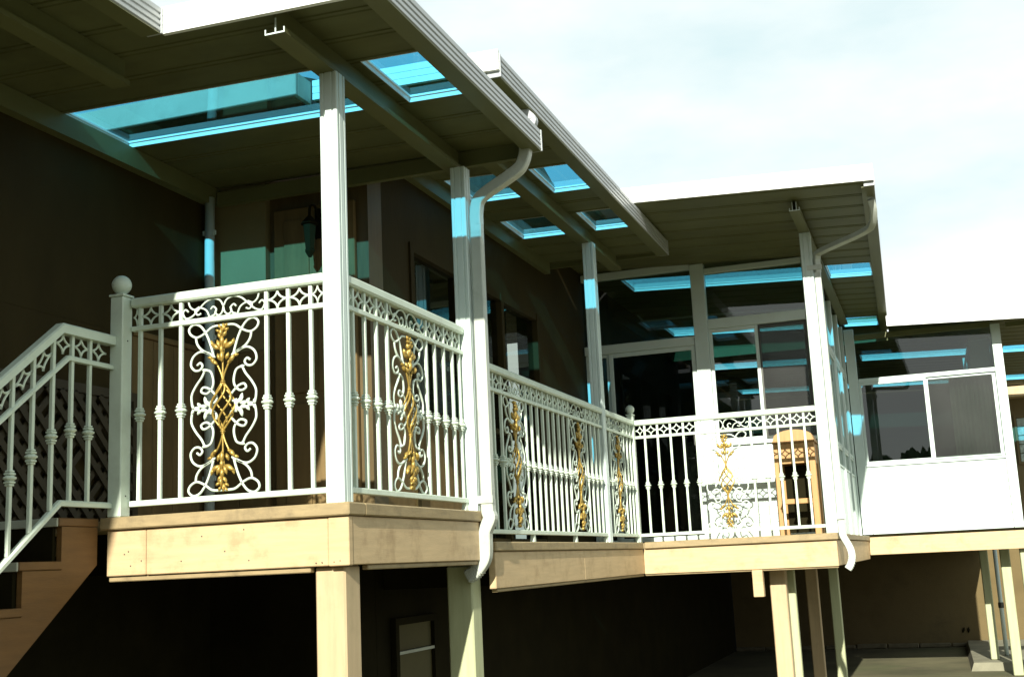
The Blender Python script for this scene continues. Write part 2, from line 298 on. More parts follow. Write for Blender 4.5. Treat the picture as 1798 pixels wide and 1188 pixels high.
B(xa, xb, ya + .01, 6.59, 2.712, 2.720).build('soffit', 'wall', ur)

# ------------------------------------------------------------------ patio covers
def panel_strip(parent, x0, x1, y0, y1, zf, th=0.022):
    gr = 0.006
    prof = [(y0, gr * .9), (y0 + .008, gr * .9), (y0 + .014, 0), (y1 - .05, 0), (y1 - .046, .006), (y1 - .03, .006), (y1 - .026, 0), (y1 - .006, 0), (y1, gr * .9), (y1, th), (y0, th)]
    m = MB(); n = len(prof)
    m.add([(x0, u, zf(x0) + v) for u, v in prof] + [(x1, u, zf(x1) + v) for u, v in prof], [tuple(range(n)), tuple(range(n, 2 * n))[::-1]] + [(i, n + i, n + (i + 1) % n, (i + 1) % n) for i in range(n)])
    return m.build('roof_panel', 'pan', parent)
def gutter_run(parent, xa, ya, xb, yb, z0, z1, out=1):
    # ribbed aluminium gutter along y; outer face at xa..xb
    h = z1 - z0; prof = [(-.075, 0), (-.012, 0), (0, .008)]
    for k in (1, 2, 3):
        zc = h * k / 4.0; prof += [(0, zc - .007), (-.008, zc - .004), (-.008, zc + .004), (0, zc + .007)]
    prof += [(0, h), (-.010, h), (-.014, h - .03), (-.014, .02), (-.065, .02), (-.065, h - .01), (-.075, h - .01)]
    n = len(prof); m = MB()
    m.add([(xa + u, ya, z0 + v) for u, v in prof] + [(xb + u, yb, z0 + v) for u, v in prof], [tuple(range(n)), tuple(range(n, 2 * n))[::-1]] + [(i, (i + 1) % n, n + (i + 1) % n, n + i) for i in range(n)])
    gt = m.build('gutter', 'gutter', parent)
    w_ = MB(); w_.add([(xa - .10, ya + .012, z0 - .006), (xa - .003, ya + .012, z0 - .006), (xb - .003, yb - .012, z0 - .006), (xb - .10, yb - .012, z0 - .006), (xa - .10, ya + .012, z0 - .001), (xa - .003, ya + .012, z0 - .001), (xb - .003, yb - .012, z0 - .001), (xb - .10, yb - .012, z0 - .001)], [(3, 2, 1, 0), (4, 5, 6, 7), (0, 1, 5, 4), (1, 2, 6, 5), (2, 3, 7, 6), (3, 0, 4, 7)]); w_.build('gutter_shade_strip', 'beam', gt)  # olive strip added under the gutter, shade put into its colour
    for (x, y, s) in ((xa, ya, 1), (xb, yb, -1)): BB(x - .079, x + .004, min(y - s * .004, y + s * .010), max(y - s * .004, y + s * .010), z0 - .004, z1 + .004, b=.002).build('end_cap', 'gutter', gt)
    return gt
def front_fascia(parent, x0, x1, y, z0a, z0b, h=.125):
    # fascia along x with two faint horizontal beads
    m = MB(); prof = [(.012, 0), (-.012, 0), (-.012, h * .30), (-.006, h * .32), (-.012, h * .34), (-.012, h * .64), (-.006, h * .66), (-.012, h * .68), (-.012, h), (.012, h)]
    n = len(prof)
    m.add([(x0, y + u, z0a + v) for u, v in prof] + [(x1, y + u, z0b + v) for u, v in prof], [tuple(range(n))[::-1], tuple(range(n, 2 * n))] + [(i, (i + 1) % n, n + (i + 1) % n, n + i) for i in range(n)])
    return m.build('front_fascia', 'fasc', parent)
def tbeam(parent, x, y0, y1, zb, zt, w=.10, material='beam', webs=(-.0155, .0155)):
    m = MB(); m.box(x - w / 2, x + w / 2, y0, y1, zb, zb + .006)
    m.box(x - w / 2, x - w / 2 + .005, y0, y1, zb + .0065, zb + .026); m.box(x + w / 2 - .005, x + w / 2, y0, y1, zb + .0065, zb + .026)
    for q in webs: m.box(x + q - .0025, x + q + .0025, y0, y1, zb + .0065, zt)
    b = m.build('beam', material, parent)
    e = MB(); yy0, yy1 = y0 - .004, y0 - .0005
    e.box(x - w / 2, x + w / 2, yy0, yy1, zb, zb + .007); e.box(x - w / 2, x - w / 2 + .006, yy0, yy1, zb + .0075, zb + .027); e.box(x + w / 2 - .006, x + w / 2, yy0, yy1, zb + .0075, zb + .027)
    for q in webs: e.box(x + q - .0032, x + q + .0032, yy0, yy1, zb + .0075, min(zt, zb + .075))
    e.build('beam_end', 'alu', b)
    return b
def post_profile(w):
    h = w / 2; g_ = .0055; side = [(-h + .004, -h), (-h + .018, -h), (-h + .021, -h + g_), (-h + .027, -h + g_), (-h + .030, -h), (h - .030, -h), (h - .027, -h + g_), (h - .021, -h + g_), (h - .018, -h), (h - .004, -h)]
    P = []
    for k in range(4):
        c, s_ = round(math.cos(k * math.pi / 2)), round(math.sin(k * math.pi / 2)); P += [(a * c - b * s_, a * s_ + b * c) for a, b in side]
    return P
def white_post(parent, x, y, z0, z1, w=.092):
    p = MB().extrude(post_profile(w), z0, z1, lambda u, v, t: (x + u, y + v, t)).build('post', 'alu', parent)
    for z in (z0 + .30, z0 + .62):
        MB().lathe([(.003, 0), (.005, .001), (.005, .002), (.002, .003)], (0, 0, 0), 8)
    return p
def skylight(parent, x0, x1, y0, y1, zf, th=0.022, up=0.018):
    s = parent; zc = lambda x: zf(x) + th; t = .006
    def bar(nm, pr, xa, xb, ya, yb, za, zb, material='curb'):
        m = MB(); m.add([(xa, ya, zf(xa) + za), (xb, ya, zf(xb) + za), (xb, yb, zf(xb) + za), (xa, yb, zf(xa) + za), (xa, ya, zf(xa) + zb), (xb, ya, zf(xb) + zb), (xb, yb, zf(xb) + zb), (xa, yb, zf(xa) + zb)],
                        [(3, 2, 1, 0), (4, 5, 6, 7), (0, 1, 5, 4), (1, 2, 6, 5), (2, 3, 7, 6), (3, 0, 4, 7)]); return m.build(nm, material, pr)
    # the sky-light is one part: curb, with sash frame and pane under it
    m = MB(); Z = lambda x, d: zf(x) + d
    cb = bar('skylight', s, x0 + .002, x1 - .002, y1 - t, y1 - .002, .001, th + up)
    bar('curb_board', cb, x0 + .002, x1 - .002, y0 + .002, y0 + t, .001, th + up)
    bar('curb_board', cb, x0 + .002, x0 + t, y0 + t + .001, y1 - t - .001, .001, th + up); bar('curb_board', cb, x1 - t, x1 - .002, y0 + t + .001, y1 - t - .001, .001, th + up)
    i = t + .001; q = .008
    bar('sash_bar', cb, x0 + i, x1 - i, y1 - i - q, y1 - i, th + up * .3, th + up - .002); bar('sash_bar', cb, x0 + i, x1 - i, y0 + i, y0 + i + q, th + up * .3, th + up - .002)
    bar('sash_bar', cb, x0 + i, x0 + i + q, y0 + i + q + .001, y1 - i - q - .001, th + up * .3, th + up - .002); bar('sash_bar', cb, x1 - i - q, x1 - i, y0 + i + q + .001, y1 - i - q - .001, th + up * .3, th + up - .002)
    bar('pane', cb, x0 - .01, x1 + .01, y0 - .01, y1 + .01, th + up + .002, th + up + .008, 'sky_glass')
    return cb
def cover(parent, edges, xr, zf, lights):
    # edges: y joints of the roof panels, xr(y) -> (x0,x1), lights: (x0,x1,i,j) skylight across panels i..j-1
    for i in range(len(edges) - 1):
        y0, y1 = edges[i], edges[i + 1]; x0, x1 = xr(y0); cuts = sorted([(a, b) for a, b, p, q in lights if p <= i < q]); x = x0
        for a, b in cuts:
            if a - x > .01: panel_strip(parent, x, a, y0, y1, zf)
            x = b
        if x1 - x > .01: panel_strip(parent, x, x1, y0, y1, zf)
    for a, b, p, q in lights: skylight(parent, a, b, edges[p], edges[q], zf)

# --- first cover, over the front deck, with an arm reaching over the stair
r1 = thing('patio_cover', 'nearest flat white patio cover with the widest blue skylight, over the front deck', 'patio cover', (-2.53, 4.83, 0.305), 'patio covers')
z1f = lambda x: 2.50 - .02 * (x + 2.53)
e1 = [4.32, 4.58, 4.835, 5.09, 5.39, 5.69, 5.99, 6.29, 6.595]
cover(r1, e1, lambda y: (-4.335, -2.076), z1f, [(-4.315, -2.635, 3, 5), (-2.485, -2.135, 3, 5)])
e0 = [-2.0 + .3161 * k for k in range(20)] + [4.32]
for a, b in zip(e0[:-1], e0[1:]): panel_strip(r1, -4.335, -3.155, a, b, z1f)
gutter_run(r1, -3.078, -2.0, -3.078, 4.287, 2.43, 2.548)
front_fascia(r1, -3.082, -2.0, 4.302, 2.428, 2.41, .13)
gutter_run(r1, -2.0, 4.318, -2.0, 6.535, 2.418, 2.543)
tbeam(r1, -2.545, 4.37, 6.54, 2.355, 2.497, webs=(.004,))
tbeam(r1, -3.55, -1.9, 4.62, 2.38, 2.518)
BB(-3.60, -3.50, -1.85, -1.75, GZ, 2.379).build('post', 'alu', r1)
B(-4.335, -4.27, -1.9, 6.6, 2.41, 2.53).build('ledger_board', 'beam', r1)
B(-4.26, -2.13, 6.545, 6.585, 2.40, 2.496).build('end_header', 'beam', r1)
white_post(r1, -2.533, 4.88, .306, 2.354); white_post(r1, -2.50, 6.45, .306, 2.354)

# --- second cover, over the side deck
r2 = thing('patio_cover', 'middle patio cover with four square blue skylights, higher than the nearest one', 'patio cover', (-2.5, 9.35, 0.133), 'patio covers')
z2f = lambda x: 2.735 - .02 * (x + 2.5)
e2 = [5.98, 6.32, 6.66, 7.0, 7.36, 7.72, 8.02, 8.33, 8.62, 8.91, 9.21, 9.50, 9.81, 10.13, 10.45]
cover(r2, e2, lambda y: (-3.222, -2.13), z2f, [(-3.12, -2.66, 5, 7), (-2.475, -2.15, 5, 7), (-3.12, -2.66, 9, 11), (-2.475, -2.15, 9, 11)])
gutter_run(r2, -2.052, 5.985, -2.052, 10.45, 2.69, 2.82)
front_fascia(r2, -3.222, -2.052, 5.968, 2.745, 2.72, .12)
tbeam(r2, -2.535, 6.03, 10.4, 2.588, 2.732, webs=(.004,))
B(-3.222, -3.165, 6.9, 10.4, 2.64, 2.746).build('ledger_board', 'beam', r2)
white_post(r2, -2.50, 9.35, .134, 2.587)
MB().sweep(spline([(-2.095, 6.53, 2.70), (-2.085, 6.53, 2.66), (-2.05, 6.53, 2.62), (-2.06, 6.53, 2.585)], 4), [(-.03, -.024), (.03, -.024), (.03, .024), (-.03, .024)], Vector((0, 1, 0))).build('outlet_elbow', 'gutter', r2)
# --- third cover, over the inner deck and the first sunroom
r3 = thing('patio_cover', 'patio cover over the sunroom beyond the inner deck, with a long downspout', 'patio cover', (-.83, 10.35, 0.133), 'patio covers')
z3f = lambda x: 2.80 - .05 * (x + 1.1)
xr3 = lambda y: -.19 - .023 * (y - 9.3)
e3 = [9.30, 9.62, 9.94, 10.26, 10.58, 10.88, 11.18, 11.48, 11.77, 12.05, 12.35, 12.66, 12.98, 13.3, 13.6, 13.9, 14.2, 14.5, 14.76, 15.02, 15.33, 15.65, 15.9]
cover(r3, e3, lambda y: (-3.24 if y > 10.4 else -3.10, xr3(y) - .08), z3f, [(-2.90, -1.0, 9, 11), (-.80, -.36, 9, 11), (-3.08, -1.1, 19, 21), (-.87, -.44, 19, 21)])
gutter_run(r3, xr3(9.3), 9.315, xr3(15.9), 15.9, 2.742, 2.872)
front_fascia(r3, -3.10, -.19, 9.288, z3f(-3.10) + .012, z3f(-.19) + .016, .13)
tbeam(r3, -.83, 9.60, 15.0, 2.70, 2.782, .085)
B(-3.22, -2.14, 10.455, 10.475, 2.70, 2.93).build('light_stop_board', 'beam', r3)  # added out of view to block sun slipping between the covers
white_post(r3, -.83, 10.37, .134, 2.699)
# --- fourth cover, farthest
r4 = thing('patio_cover', 'farthest patio cover at the right, over the sunroom with white lower panels', 'patio cover', (.9, 15.3, .15), 'patio covers')
z4f = lambda x: 2.615 - .035 * (x - .5)
e4 = [14.72, 15.04, 15.36, 15.63, 15.9, 16.2, 16.5, 16.8, 17.05, 17.3, 17.6, 17.9, 18.2, 18.5, 18.8, 19.1, 19.4, 19.75, 20.1, 20.4, 20.7, 21.0, 21.35, 21.75]
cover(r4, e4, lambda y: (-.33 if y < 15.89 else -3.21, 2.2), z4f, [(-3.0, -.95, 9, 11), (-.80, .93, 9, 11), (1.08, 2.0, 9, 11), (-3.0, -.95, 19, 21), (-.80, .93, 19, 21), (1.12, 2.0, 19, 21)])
B(-3.2, -.36, 15.905, 15.935, 2.60, 2.93).build('light_stop_board', 'beam', r4)  # added to stop light entering the gap between the two roofs
front_fascia(r4, -.33, 2.28, 14.705, 2.575, 2.455, .125)
gutter_run(r4, 2.28, 14.72, 2.28, 21.75, 2.52, 2.65)
B(1.0, 2.1, 15.16, 15.2, 2.50, 2.555).build('header', 'beam', r4)
BB(2.0, 2.09, 15.16, 15.25, .15, 2.495).build('post', 'alu', r4)
MB().sweep([(1.30, 16.6, 1.85), (2.0, 16.6, 2.52)], [(-.03, -.02), (.03, -.02), (.03, .02), (-.03, .02)], Vector((0, 1, 0))).build('brace', 'beam', r4)

# ------------------------------------------------------------------ decks
def deck_cap(parent, x0, x1, y0, y1, zt, th=.058): return BB(x0, x1, y0, y1, zt - th, zt, b=.006).build('cap_board', 'cap', parent)
d1 = thing('deck', 'nearest raised deck with peach fascia boards beside the stair', 'deck', (-3.0, 5.6, GZ), 'raised decks')
deck_cap(d1, -3.765, -2.44, 4.785, 4.95, .305); BB(-2.60, -2.44, 4.951, 6.56, .247, .3045, b=.006).build('cap_board', 'cap', d1)
k = 0; y = 4.955
while y < 6.5:
    BB(-4.33, -2.605, y, y + .136, .250, .300, b=.004).build('floor_board', 'cap', d1); y += .142
BB(-3.74, -3.52, 4.812, 4.848, .03, .245).build('fascia_board', 'peach', d1); BB(-3.518, -2.56, 4.812, 4.848, .03, .245).build('fascia_board', 'peach', d1)
BB(-2.558, -2.455, 4.808, 4.848, .028, .245).build('corner_board', 'peach', d1)
BB(-2.492, -2.457, 4.850, 6.555, .03, .245).build('fascia_board', 'peach', d1)
BB(-3.74, -2.66, 4.83, 4.87, .004, .0285).build('trim_strip', 'cap', d1); BB(-2.50, -2.468, 5.02, 6.5, .006, .0285).build('trim_strip', 'cap', d1)
for yj in (5.25, 5.65, 6.05, 6.45): B(-4.33, -2.495, yj, yj + .04, .04, .247).build('joist', 'under', d1)
for nm in (1, 2, 3, 4, 5, 6, 7, 8, 9):
    x = -3.68 + random.random() * 1.1; z = .06 + random.random() * .16
    MB().extrude([(.0035 * math.cos(a * math.pi / 3), .0035 * math.sin(a * math.pi / 3)) for a in range(6)], 4.8105, 4.813, lambda u, v, t, x=x, z=z: (x + u, t, z + v)).build('nail', 'screw', d1)
for x, z in ((-2.62, .045), (-2.59, .046), (-2.50, .05), (-2.53, .046)):
    MB().extrude([(.003 * math.cos(a * math.pi / 3), .003 * math.sin(a * math.pi / 3)) for a in range(6)], 4.8065, 4.809, lambda u, v, t, x=x, z=z: (x + u, t, z + v)).build('nail', 'screw', d1)
BB(-2.655, -2.505, 4.862, 5.012, GZ, .0285, b=.008).build('support_post', 'ppost', d1)
BB(-2.69, -2.535, 6.48, 6.62, GZ, .003, b=.008).build('support_post', 'gpost', d1)

d2 = thing('deck', 'long side deck with peach fascia, one step lower than the nearest deck', 'deck', (-2.8, 8.4, GZ), 'raised decks')
BB(-2.60, -2.415, 6.58, 10.27, .078, .133, b=.006).build('cap_board', 'cap', d2)
y = 6.60
while y < 10.2:
    BB(-3.21, -2.605, y, y + .136, .080, .128, b=.004).build('floor_board', 'cap', d2); y += .142
BB(-2.475, -2.432, 6.60, 8.46, -.135, .076).build('fascia_board', 'peach', d2); BB(-2.475, -2.432, 8.463, 10.335, -.135, .076).build('fascia_board', 'peach', d2)
BB(-2.478, -2.440, 6.64, 10.34, -.155, -.1365).build('trim_strip', 'cap', d2)
for yj in (6.9, 7.4, 7.9, 8.4, 8.9, 9.4, 9.9): B(-3.29, -2.478, yj, yj + .04, -.12, .077).build('joist', 'under', d2)

d3 = thing('deck', 'inner deck with peach fascia and a short hanging post stub, before the sunroom', 'deck', (-1.6, 11.5, GZ), 'raised decks')
BB(-2.412, -.785, 10.285, 10.45, .078, .133, b=.006).build('cap_board', 'cap', d3); BB(-.93, -.785, 10.452, 15.14, .078, .1325, b=.006).build('cap_board', 'cap', d3)
y = 10.455
while y < 15.0:
    BB(-3.21, -.935, y, y + .136, .080, .128, b=.004).build('floor_board', 'cap', d3); y += .142
BB(-2.430, -.80, 10.315, 10.355, -.138, .076).build('fascia_board', 'peach', d3); BB(-.838, -.803, 10.357, 15.14, -.136, .076).build('fascia_board', 'peach', d3)
BB(-2.43, -.805, 10.33, 10.36, -.152, -.1395).build('trim_strip', 'cap', d3)
BB(-1.512, -1.425, 10.30, 10.385, -.362, -.141).build('post_stub', 'peach', d3)
for xj in (-2.9, -2.4, -1.9, -1.4): B(xj, xj + .04, 10.4, 15.0, -.12, .077).build('joist', 'under', d3)
BB(-1.412, -1.275, 10.60, 10.74, GZ, -.152, b=.008).build('support_post', 'ppost', d3)
BB(-1.372, -1.252, 13.1, 13.22, GZ, -.125, b=.008).build('support_post', 'ppost', d3)
BB(-1.118, -1.022, 12.9, 13.0, GZ, -.125, b=.008).build('support_post', 'gpost', d3)
BB(-1.30, -1.22, 10.77, 10.85, GZ, -.153, b=.008).build('support_post', 'gpost', d3)

d4 = thing('deck', 'far right raised deck with peach fascia, under the white panelled sunroom', 'deck', (0, 17, GZ), 'raised decks')
BB(-.80, 2.2, 15.145, 15.19, -.09, .118).build('fascia_board', 'peach', d4); B(-.80, 2.2, 15.165, 15.30, .120, .148).build('sill_strip', 'under', d4)
B(-3.2, .95, 15.31, 16.36, .06, .14).build('floor_slab', 'under', d4); B(-3.2, .64, 16.361, 21.7, .06, .14).build('floor_slab', 'under', d4)  # rear slab narrowed out of view so sun reaches the stucco
for xj in (-2.8, -2.2, -1.6, -1.0, -.4, .2, .58): B(xj, xj + .05, 15.2, 21.6, -.08, .058).build('joist', 'under', d4)
for a in ((.455, .555, 16.6, 16.72, GZ + .10, -.085), (.655, .765, 15.6, 15.71, GZ, -.085), (.86, .98, 15.25, 15.37, GZ, -.092)): BB(*a, b=.008).build('support_post', 'gpost', d4)

# ------------------------------------------------------------------ stair
st = thing('stair', 'brown wooden stair with grey tread edges leading up to the nearest deck', 'stair', (-4.0, 3.6, GZ))
rise, run = .196, .246; k = 0; zt = .303; yf = 4.508
while zt > GZ + .12:
    yb = 4.783 if k == 0 else yf + run + .03
    BB(-4.33, -3.765, yf, yb, zt - .038, zt, b=.004).build('tread', 'stair', st)
    BB(-4.33, -3.768, yf - .012, yf - .001, zt - .040, zt - .001, b=.003).build('tread_edge', 'tread', st)
    if k > 0: B(-4.32, -3.80, yf + run + .0, yf + run + .018, zt + .001, zt + rise - .0405).build('riser', 'under', st)
    zt -= rise; yf -= run; k += 1
pts = []; zt = .303; yf = 4.508; top = [(4.783, .262)]
zz, yy = .263, 4.535
while zz > GZ + .1: top += [(yy, zz), (yy, zz - rise)]; zz -= rise; yy -= run
bot = [(4.783, .262 - .175)]; yq = 4.783 - (.087 - GZ) / .797
pts = top + [(top[-1][0], GZ), (yq, GZ)] + bot
for x0, x1 in ((-3.800, -3.772), (-4.32, -4.29)): MB().extrude(pts, x0, x1, lambda u, v, t: (t, u, v)).build('stringer', 'stair', st)

# ------------------------------------------------------------------ railings
BAR = .0185
def bar_mesh(z0, z1, nm='baluster'): return BBm(-BAR / 2, BAR / 2, -BAR / 2, BAR / 2, z0, z1, nm)
def BBm(x0, x1, y0, y1, z0, z1, nm, material='rail', b=.002): return MB().bbox(x0, x1, y0, y1, z0, z1, b=b).mesh(nm, material)
def collar_mesh():
    m = MB(); c = lambda r, z0, z1: m.bbox(-r, r, -r, r, z0, z1, b=.003)
    c(.0150, -.034, -.024); c(.0185, -.023, -.013)
    m.lathe([(.016, -.012), (.028, -.003), (.029, .003), (.016, .012)], (0, 0, 0), 10); c(.0185, .013, .023); c(.0150, .024, .034); return m.mesh('collar', 'rail')
COLLAR = collar_mesh(); FZ0, FZ1 = .930, 1.022
BALU = bar_mesh(.0755, FZ1)
def ring_mesh(bay):
    m = MB(); hu, hv = bay / 2 - .002, (FZ1 - FZ0) / 2 - .001; zc = (FZ0 + FZ1) / 2
    for sx in (-1, 1):
        for sz in (-1, 1):
            P = [(sx * hu * (1 - math.sin(a)), 0, zc + sz * hv * (1 - math.cos(a))) for a in [math.pi / 2 * t / 7 for t in range(8)]]
            m.tube(P, .0052, 6)
    return m.mesh('frieze_ring', 'rail')
RING = ring_mesh(.1175 - BAR * .0)
SU, SV = .001075, .000917
def S(pts): return [((x - 288) * SU, 0, (665 - y) * SV) for x, y in pts]
W = [ # right half of the upper half of the scroll panel
 [(296, 236), (345, 240), (385, 270), (425, 287), (458, 268), (466, 238), (442, 216), (410, 226), (385, 258), (365, 302), (350, 350), (338, 398)],
 [(430, 290), (424, 322), (400, 356), (352, 388)],
 [(338, 398), (368, 376), (410, 366), (445, 390), (456, 432), (436, 462), (410, 462), (396, 442), (408, 424), (424, 436)],
 [(384, 466), (400, 502), (430, 545), (452, 592), (450, 640), (444, 662)],
 [(378, 464), (352, 480), (340, 530), (348, 566), (374, 590), (402, 578), (392, 556), (364, 564), (338, 590), (322, 615), (334, 640), (356, 634)]]
def scroll_mesh():
    m = MB()
    for s in W:
        for sx in (1, -1):
            for sz in (1, -1): m.tube([(p.x * sx, p.y, p.z * sz) for p in spline(S(s), 4)], .0062, 6)
    for sx in (1, -1):
        for sz in (1, -1):
            for x, y, a, ln, wd in ((372, 640, .7, .024, .013), (352, 650, 1.9, .020, .012), (392, 655, .1, .022, .011), (412, 646, .9, .016, .010), (425, 660, 0, .020, .008), (380, 622, 1.3, .018, .010), (446, 648, 1.1, .016, .007), (385, 466, .3, .014, .010), (340, 395, .6, .016, .008)):
                c = ((x - 288) * SU * sx, -.002, (665 - y) * SV * sz); m.blob(c, math.atan2(math.sin(a) * sz, math.cos(a) * sx), ln, wd, .010, 6)
    return m.mesh('scroll', 'rail', smooth=True)
def gold_mesh():
    m = MB()
    for k in range(6):     # woven basket
        a0 = k * math.pi / 3; P = []
        for j in range(17):
            t = j / 16; R = .062 * math.sin(math.pi * t) ** 1.15 + .004; a = a0 + (t - .5) * math.pi * 1.0; P.append((R * math.cos(a), .35 * R * math.sin(a), (t - .5) * .232))
        m.tube(P, .0052, 6)
    for sz in (1, -1):
        for zc, r in ((.118, .013), (.127, .009), (.109, .009)): m.lathe([(r * .4, -.006), (r, -.002), (r, .002), (r * .4, .006)], (0, 0, zc * sz), 8)
        for sx in (-1, 0, 1): m.tube(spline([(0, 0, .124 * sz), (sx * .010, 0, .160 * sz), (sx * .032, 0, .205 * sz), (sx * .050, 0, .225 * sz)], 4), .0048, 6)
        L_ = [(-52, 245, 2.2, .024, .012), (52, 245, .9, .024, .012), (-66, 262, 2.9, .016, .009), (66, 262, .25, .016, .009), (-34, 232, 2.4, .018, .009), (34, 232, .8, .018, .009), (0, 262, 1.57, .030, .014), (-22, 262, 1.9, .020, .010), (22, 262, 1.2, .020, .010),
              (0, 300, 1.57, .026, .010), (-38, 318, 2.6, .030, .014), (38, 318, .55, .030, .014), (-52, 335, 1.9, .018, .009), (52, 335, 1.25, .018, .009), (-18, 328, 1.9, .024, .012), (18, 328, 1.2, .024, .012), (0, 345, 1.57, .026, .013),
              (-14, 372, 2.0, .018, .010), (16, 378, 1.0, .018, .010), (-4, 388, 1.57, .024, .009), (-20, 398, 2.6, .014, .008), (22, 402, .6, .014, .008), (8, 412, 1.2, .018, .008), (-14, 422, 2.1, .014, .007), (18, 426, .9, .012, .007)]
        for dx, dy, a, ln, wd in L_:
            m.blob((dx * SU, -.004 + .006 * math.sin(dx * 3 + dy), dy * SV * sz), math.atan2(math.sin(a) * sz, math.cos(a)), ln, wd, .012, 6)
        m.tube(spline([(0, 0, .24 * sz), (.006, 0, .29 * sz), (-.006, 0, .34 * sz), (.004, 0, .40 * sz)], 4), .006, 6)
    return m.mesh('gold_ornament', 'gold', smooth=True)
def frieze_scroll_mesh(hw=.236):
    m = MB(); h = FZ1 - FZ0
    for s in ([(.0, .5), (.08, .84), (.24, .97), (.42, .84), (.58, .5), (.74, .16), (.89, .08), (.96, .38), (.90, .56), (.83, .42)], [(.0, .5), (.03, .2), (.11, .05), (.19, .2), (.16, .42)], [(.30, .03), (.21, .12), (.17, .38), (.24, .55), (.30, .42)],
              [(.33, .02), (.40, .38), (.55, .56), (.67, .42), (.61, .2), (.53, .26)], [(.57, .62), (.69, .5), (.79, .68), (.83, .97)]):
        for sx in (1, -1): m.tube(spline([(x * sx * hw, 0, FZ0 + y * h) for x, y in s], 4), .0048, 6)
    return m.mesh('frieze_scroll', 'rail', smooth=True)
SCROLL, GOLD, FSCROLL = scroll_mesh(), gold_mesh(), frieze_scroll_mesh()
SCZ = (.0755 + .905) / 2
def railing(label, x0, y0, zd, length, rz, bars, panels, feet=(), bay=.1175):
    r = thing('railing', label, 'railing', (x0, y0, zd), 'ornamental white railings', rz)
    put('top_rail', MB().bbox(0, length, -.028, .028, 1.023, 1.070, b=.009).mesh('top_rail', 'rail'), r, (0, 0, 0))
    put('frieze_rail', MB().bbox(0, length, -.016, .016, .905, .929, b=.003).mesh('frieze_rail', 'rail'), r, (0, 0, 0))
    put('bottom_rail', MB().bbox(0, length, -.017, .017, .048, .075, b=.003).mesh('bottom_rail', 'rail'), r, (0, 0, 0))
    for b in bars:
        q = put('baluster', BALU, r, (b, 0, 0)); put('collar', COLLAR, q, (0, 0, SCZ))
    for c, wd in panels:
        q = put('scroll_panel', SCROLL, r, (c, 0, SCZ), scale=(wd / .473, 1, 1)); put('gold_ornament', GOLD, q, (0, -.006, 0)); put('frieze_scroll', FSCROLL, r, (c, 0, 0), scale=(wd / .473, 1, 1))
    ends = [0.004] + sorted(list(bars)) + [length - .004]; pc = [c for c, _ in panels]
    for a, b in zip(ends[:-1], ends[1:]):
        if any(a < c < b for c in pc): continue
        n_ = max(1, round((b - a) / bay))
        if (b - a) < .035: continue
        for i in range(n_): put('frieze_ring', RING, r, (a + (b - a) * (i + .5) / n_, 0, 0), scale=((b - a) / n_ / .1175, 1, 1))
    for f in feet: put('foot', MB().add([(-.012, -.012, .0475), (.012, -.012, .0475), (.012, .012, .0475), (-.012, .012, .0475), (-.03, -.014, .001), (.014, -.014, .001), (.014, .014, .001), (-.03, .014, .001)], [(0, 1, 2, 3), (7, 6, 5, 4), (0, 4, 5, 1), (1, 5, 6, 2), (2, 6, 7, 3), (3, 7, 4, 0)]).mesh('foot', 'rail'), r, (f, 0, 0))
    return r
Xs = -3.646
railing('front white railing with one gold scroll panel, between ball topped post and fluted corner post', Xs, 4.865, .305, -2.580 - Xs, 0, [x - Xs for x in (-3.601, -3.483, -3.366, -2.893, -2.776, -2.657)], [(-3.13 - Xs, .473)])
railing('side white railing with one gold scroll panel between the two nearest fluted posts', -2.52, 4.93, .305, 6.40 - 4.93, math.pi / 2, [y - 4.93 for y in (5.015, 5.14, 5.27, 5.394, 5.886, 6.003, 6.133, 6.26, 6.365)], [(5.64 - 4.93, .492)], feet=[1.455], bay=.123)
railing('long white railing with two gold scroll panels on the lower side deck', -2.48, 6.56, .133, 9.30 - 6.56, math.pi / 2, [y - 6.56 for y in (6.64, 6.798, 6.941, 7.415, 7.536, 7.657, 7.778, 7.90, 8.02, 8.142, 8.263, 8.385, 8.858, 8.98, 9.10, 9.22)], [(7.178 - 6.56, .474), (8.621 - 6.56, .472)], feet=[7.46 - 6.56, 8.43 - 6.56, 9.28 - 6.56], bay=.121)
railing('short white railing with one gold scroll panel beside the far ball topped post', -2.48, 9.40, .133, 10.345 - 9.40, math.pi / 2, [y - 9.40 for y in (9.45, 9.56, 10.03, 10.15, 10.265)], [(9.795 - 9.40, .47)], feet=[.93], bay=.118)
Xs = -2.455
railing('white railing with one gold scroll panel in front of the sunroom and wooden stool', Xs, 10.39, .133, -.878 - Xs, 0, [x - Xs for x in (-2.367, -2.252, -2.137, -2.022, -1.908, -1.437, -1.321, -1.207, -1.096, -.984)], [(-1.672 - Xs, .471)], bay=.1155)
def newel(label, x, y, zd, hgt, w=.076, r=.048):
    p = thing('newel_post', label, 'railing post', (x, y, zd), 'ball topped railing posts')
    h_ = w / 2; BB(x - h_, x + h_, y - h_, y + h_, zd, zd + hgt, b=.005).build('post', 'rail', p); BB(x - h_ - .006, x + h_ + .006, y - h_ - .006, y + h_ + .006, zd + hgt + .0005, zd + hgt + .013, b=.004).build('cap_plate', 'rail', p)
    prof = [(.018, 0), (.022, .006)] + [(r * math.sin(a), .004 + r - r * math.cos(a)) for a in [.55 + (math.pi - .57) * t / 14 for t in range(15)]]
    MB().lathe(prof, (x, y, zd + hgt + .013), 28).build('ball_cap', 'rail', p, smooth=True)
    for z in (zd + .10, zd + hgt - .22): MB().extrude([(.004 * math.cos(a * math.pi / 3), .004 * math.sin(a * math.pi / 3)) for a in range(6)], x + h_, x + h_ + .003, lambda u, v, t, z=z: (t, y + u * .8, z + v)).build('screw', 'screw', p)
    return p
newel('white ball topped post at the head of the stair', -3.69, 4.83, .305, 1.075)
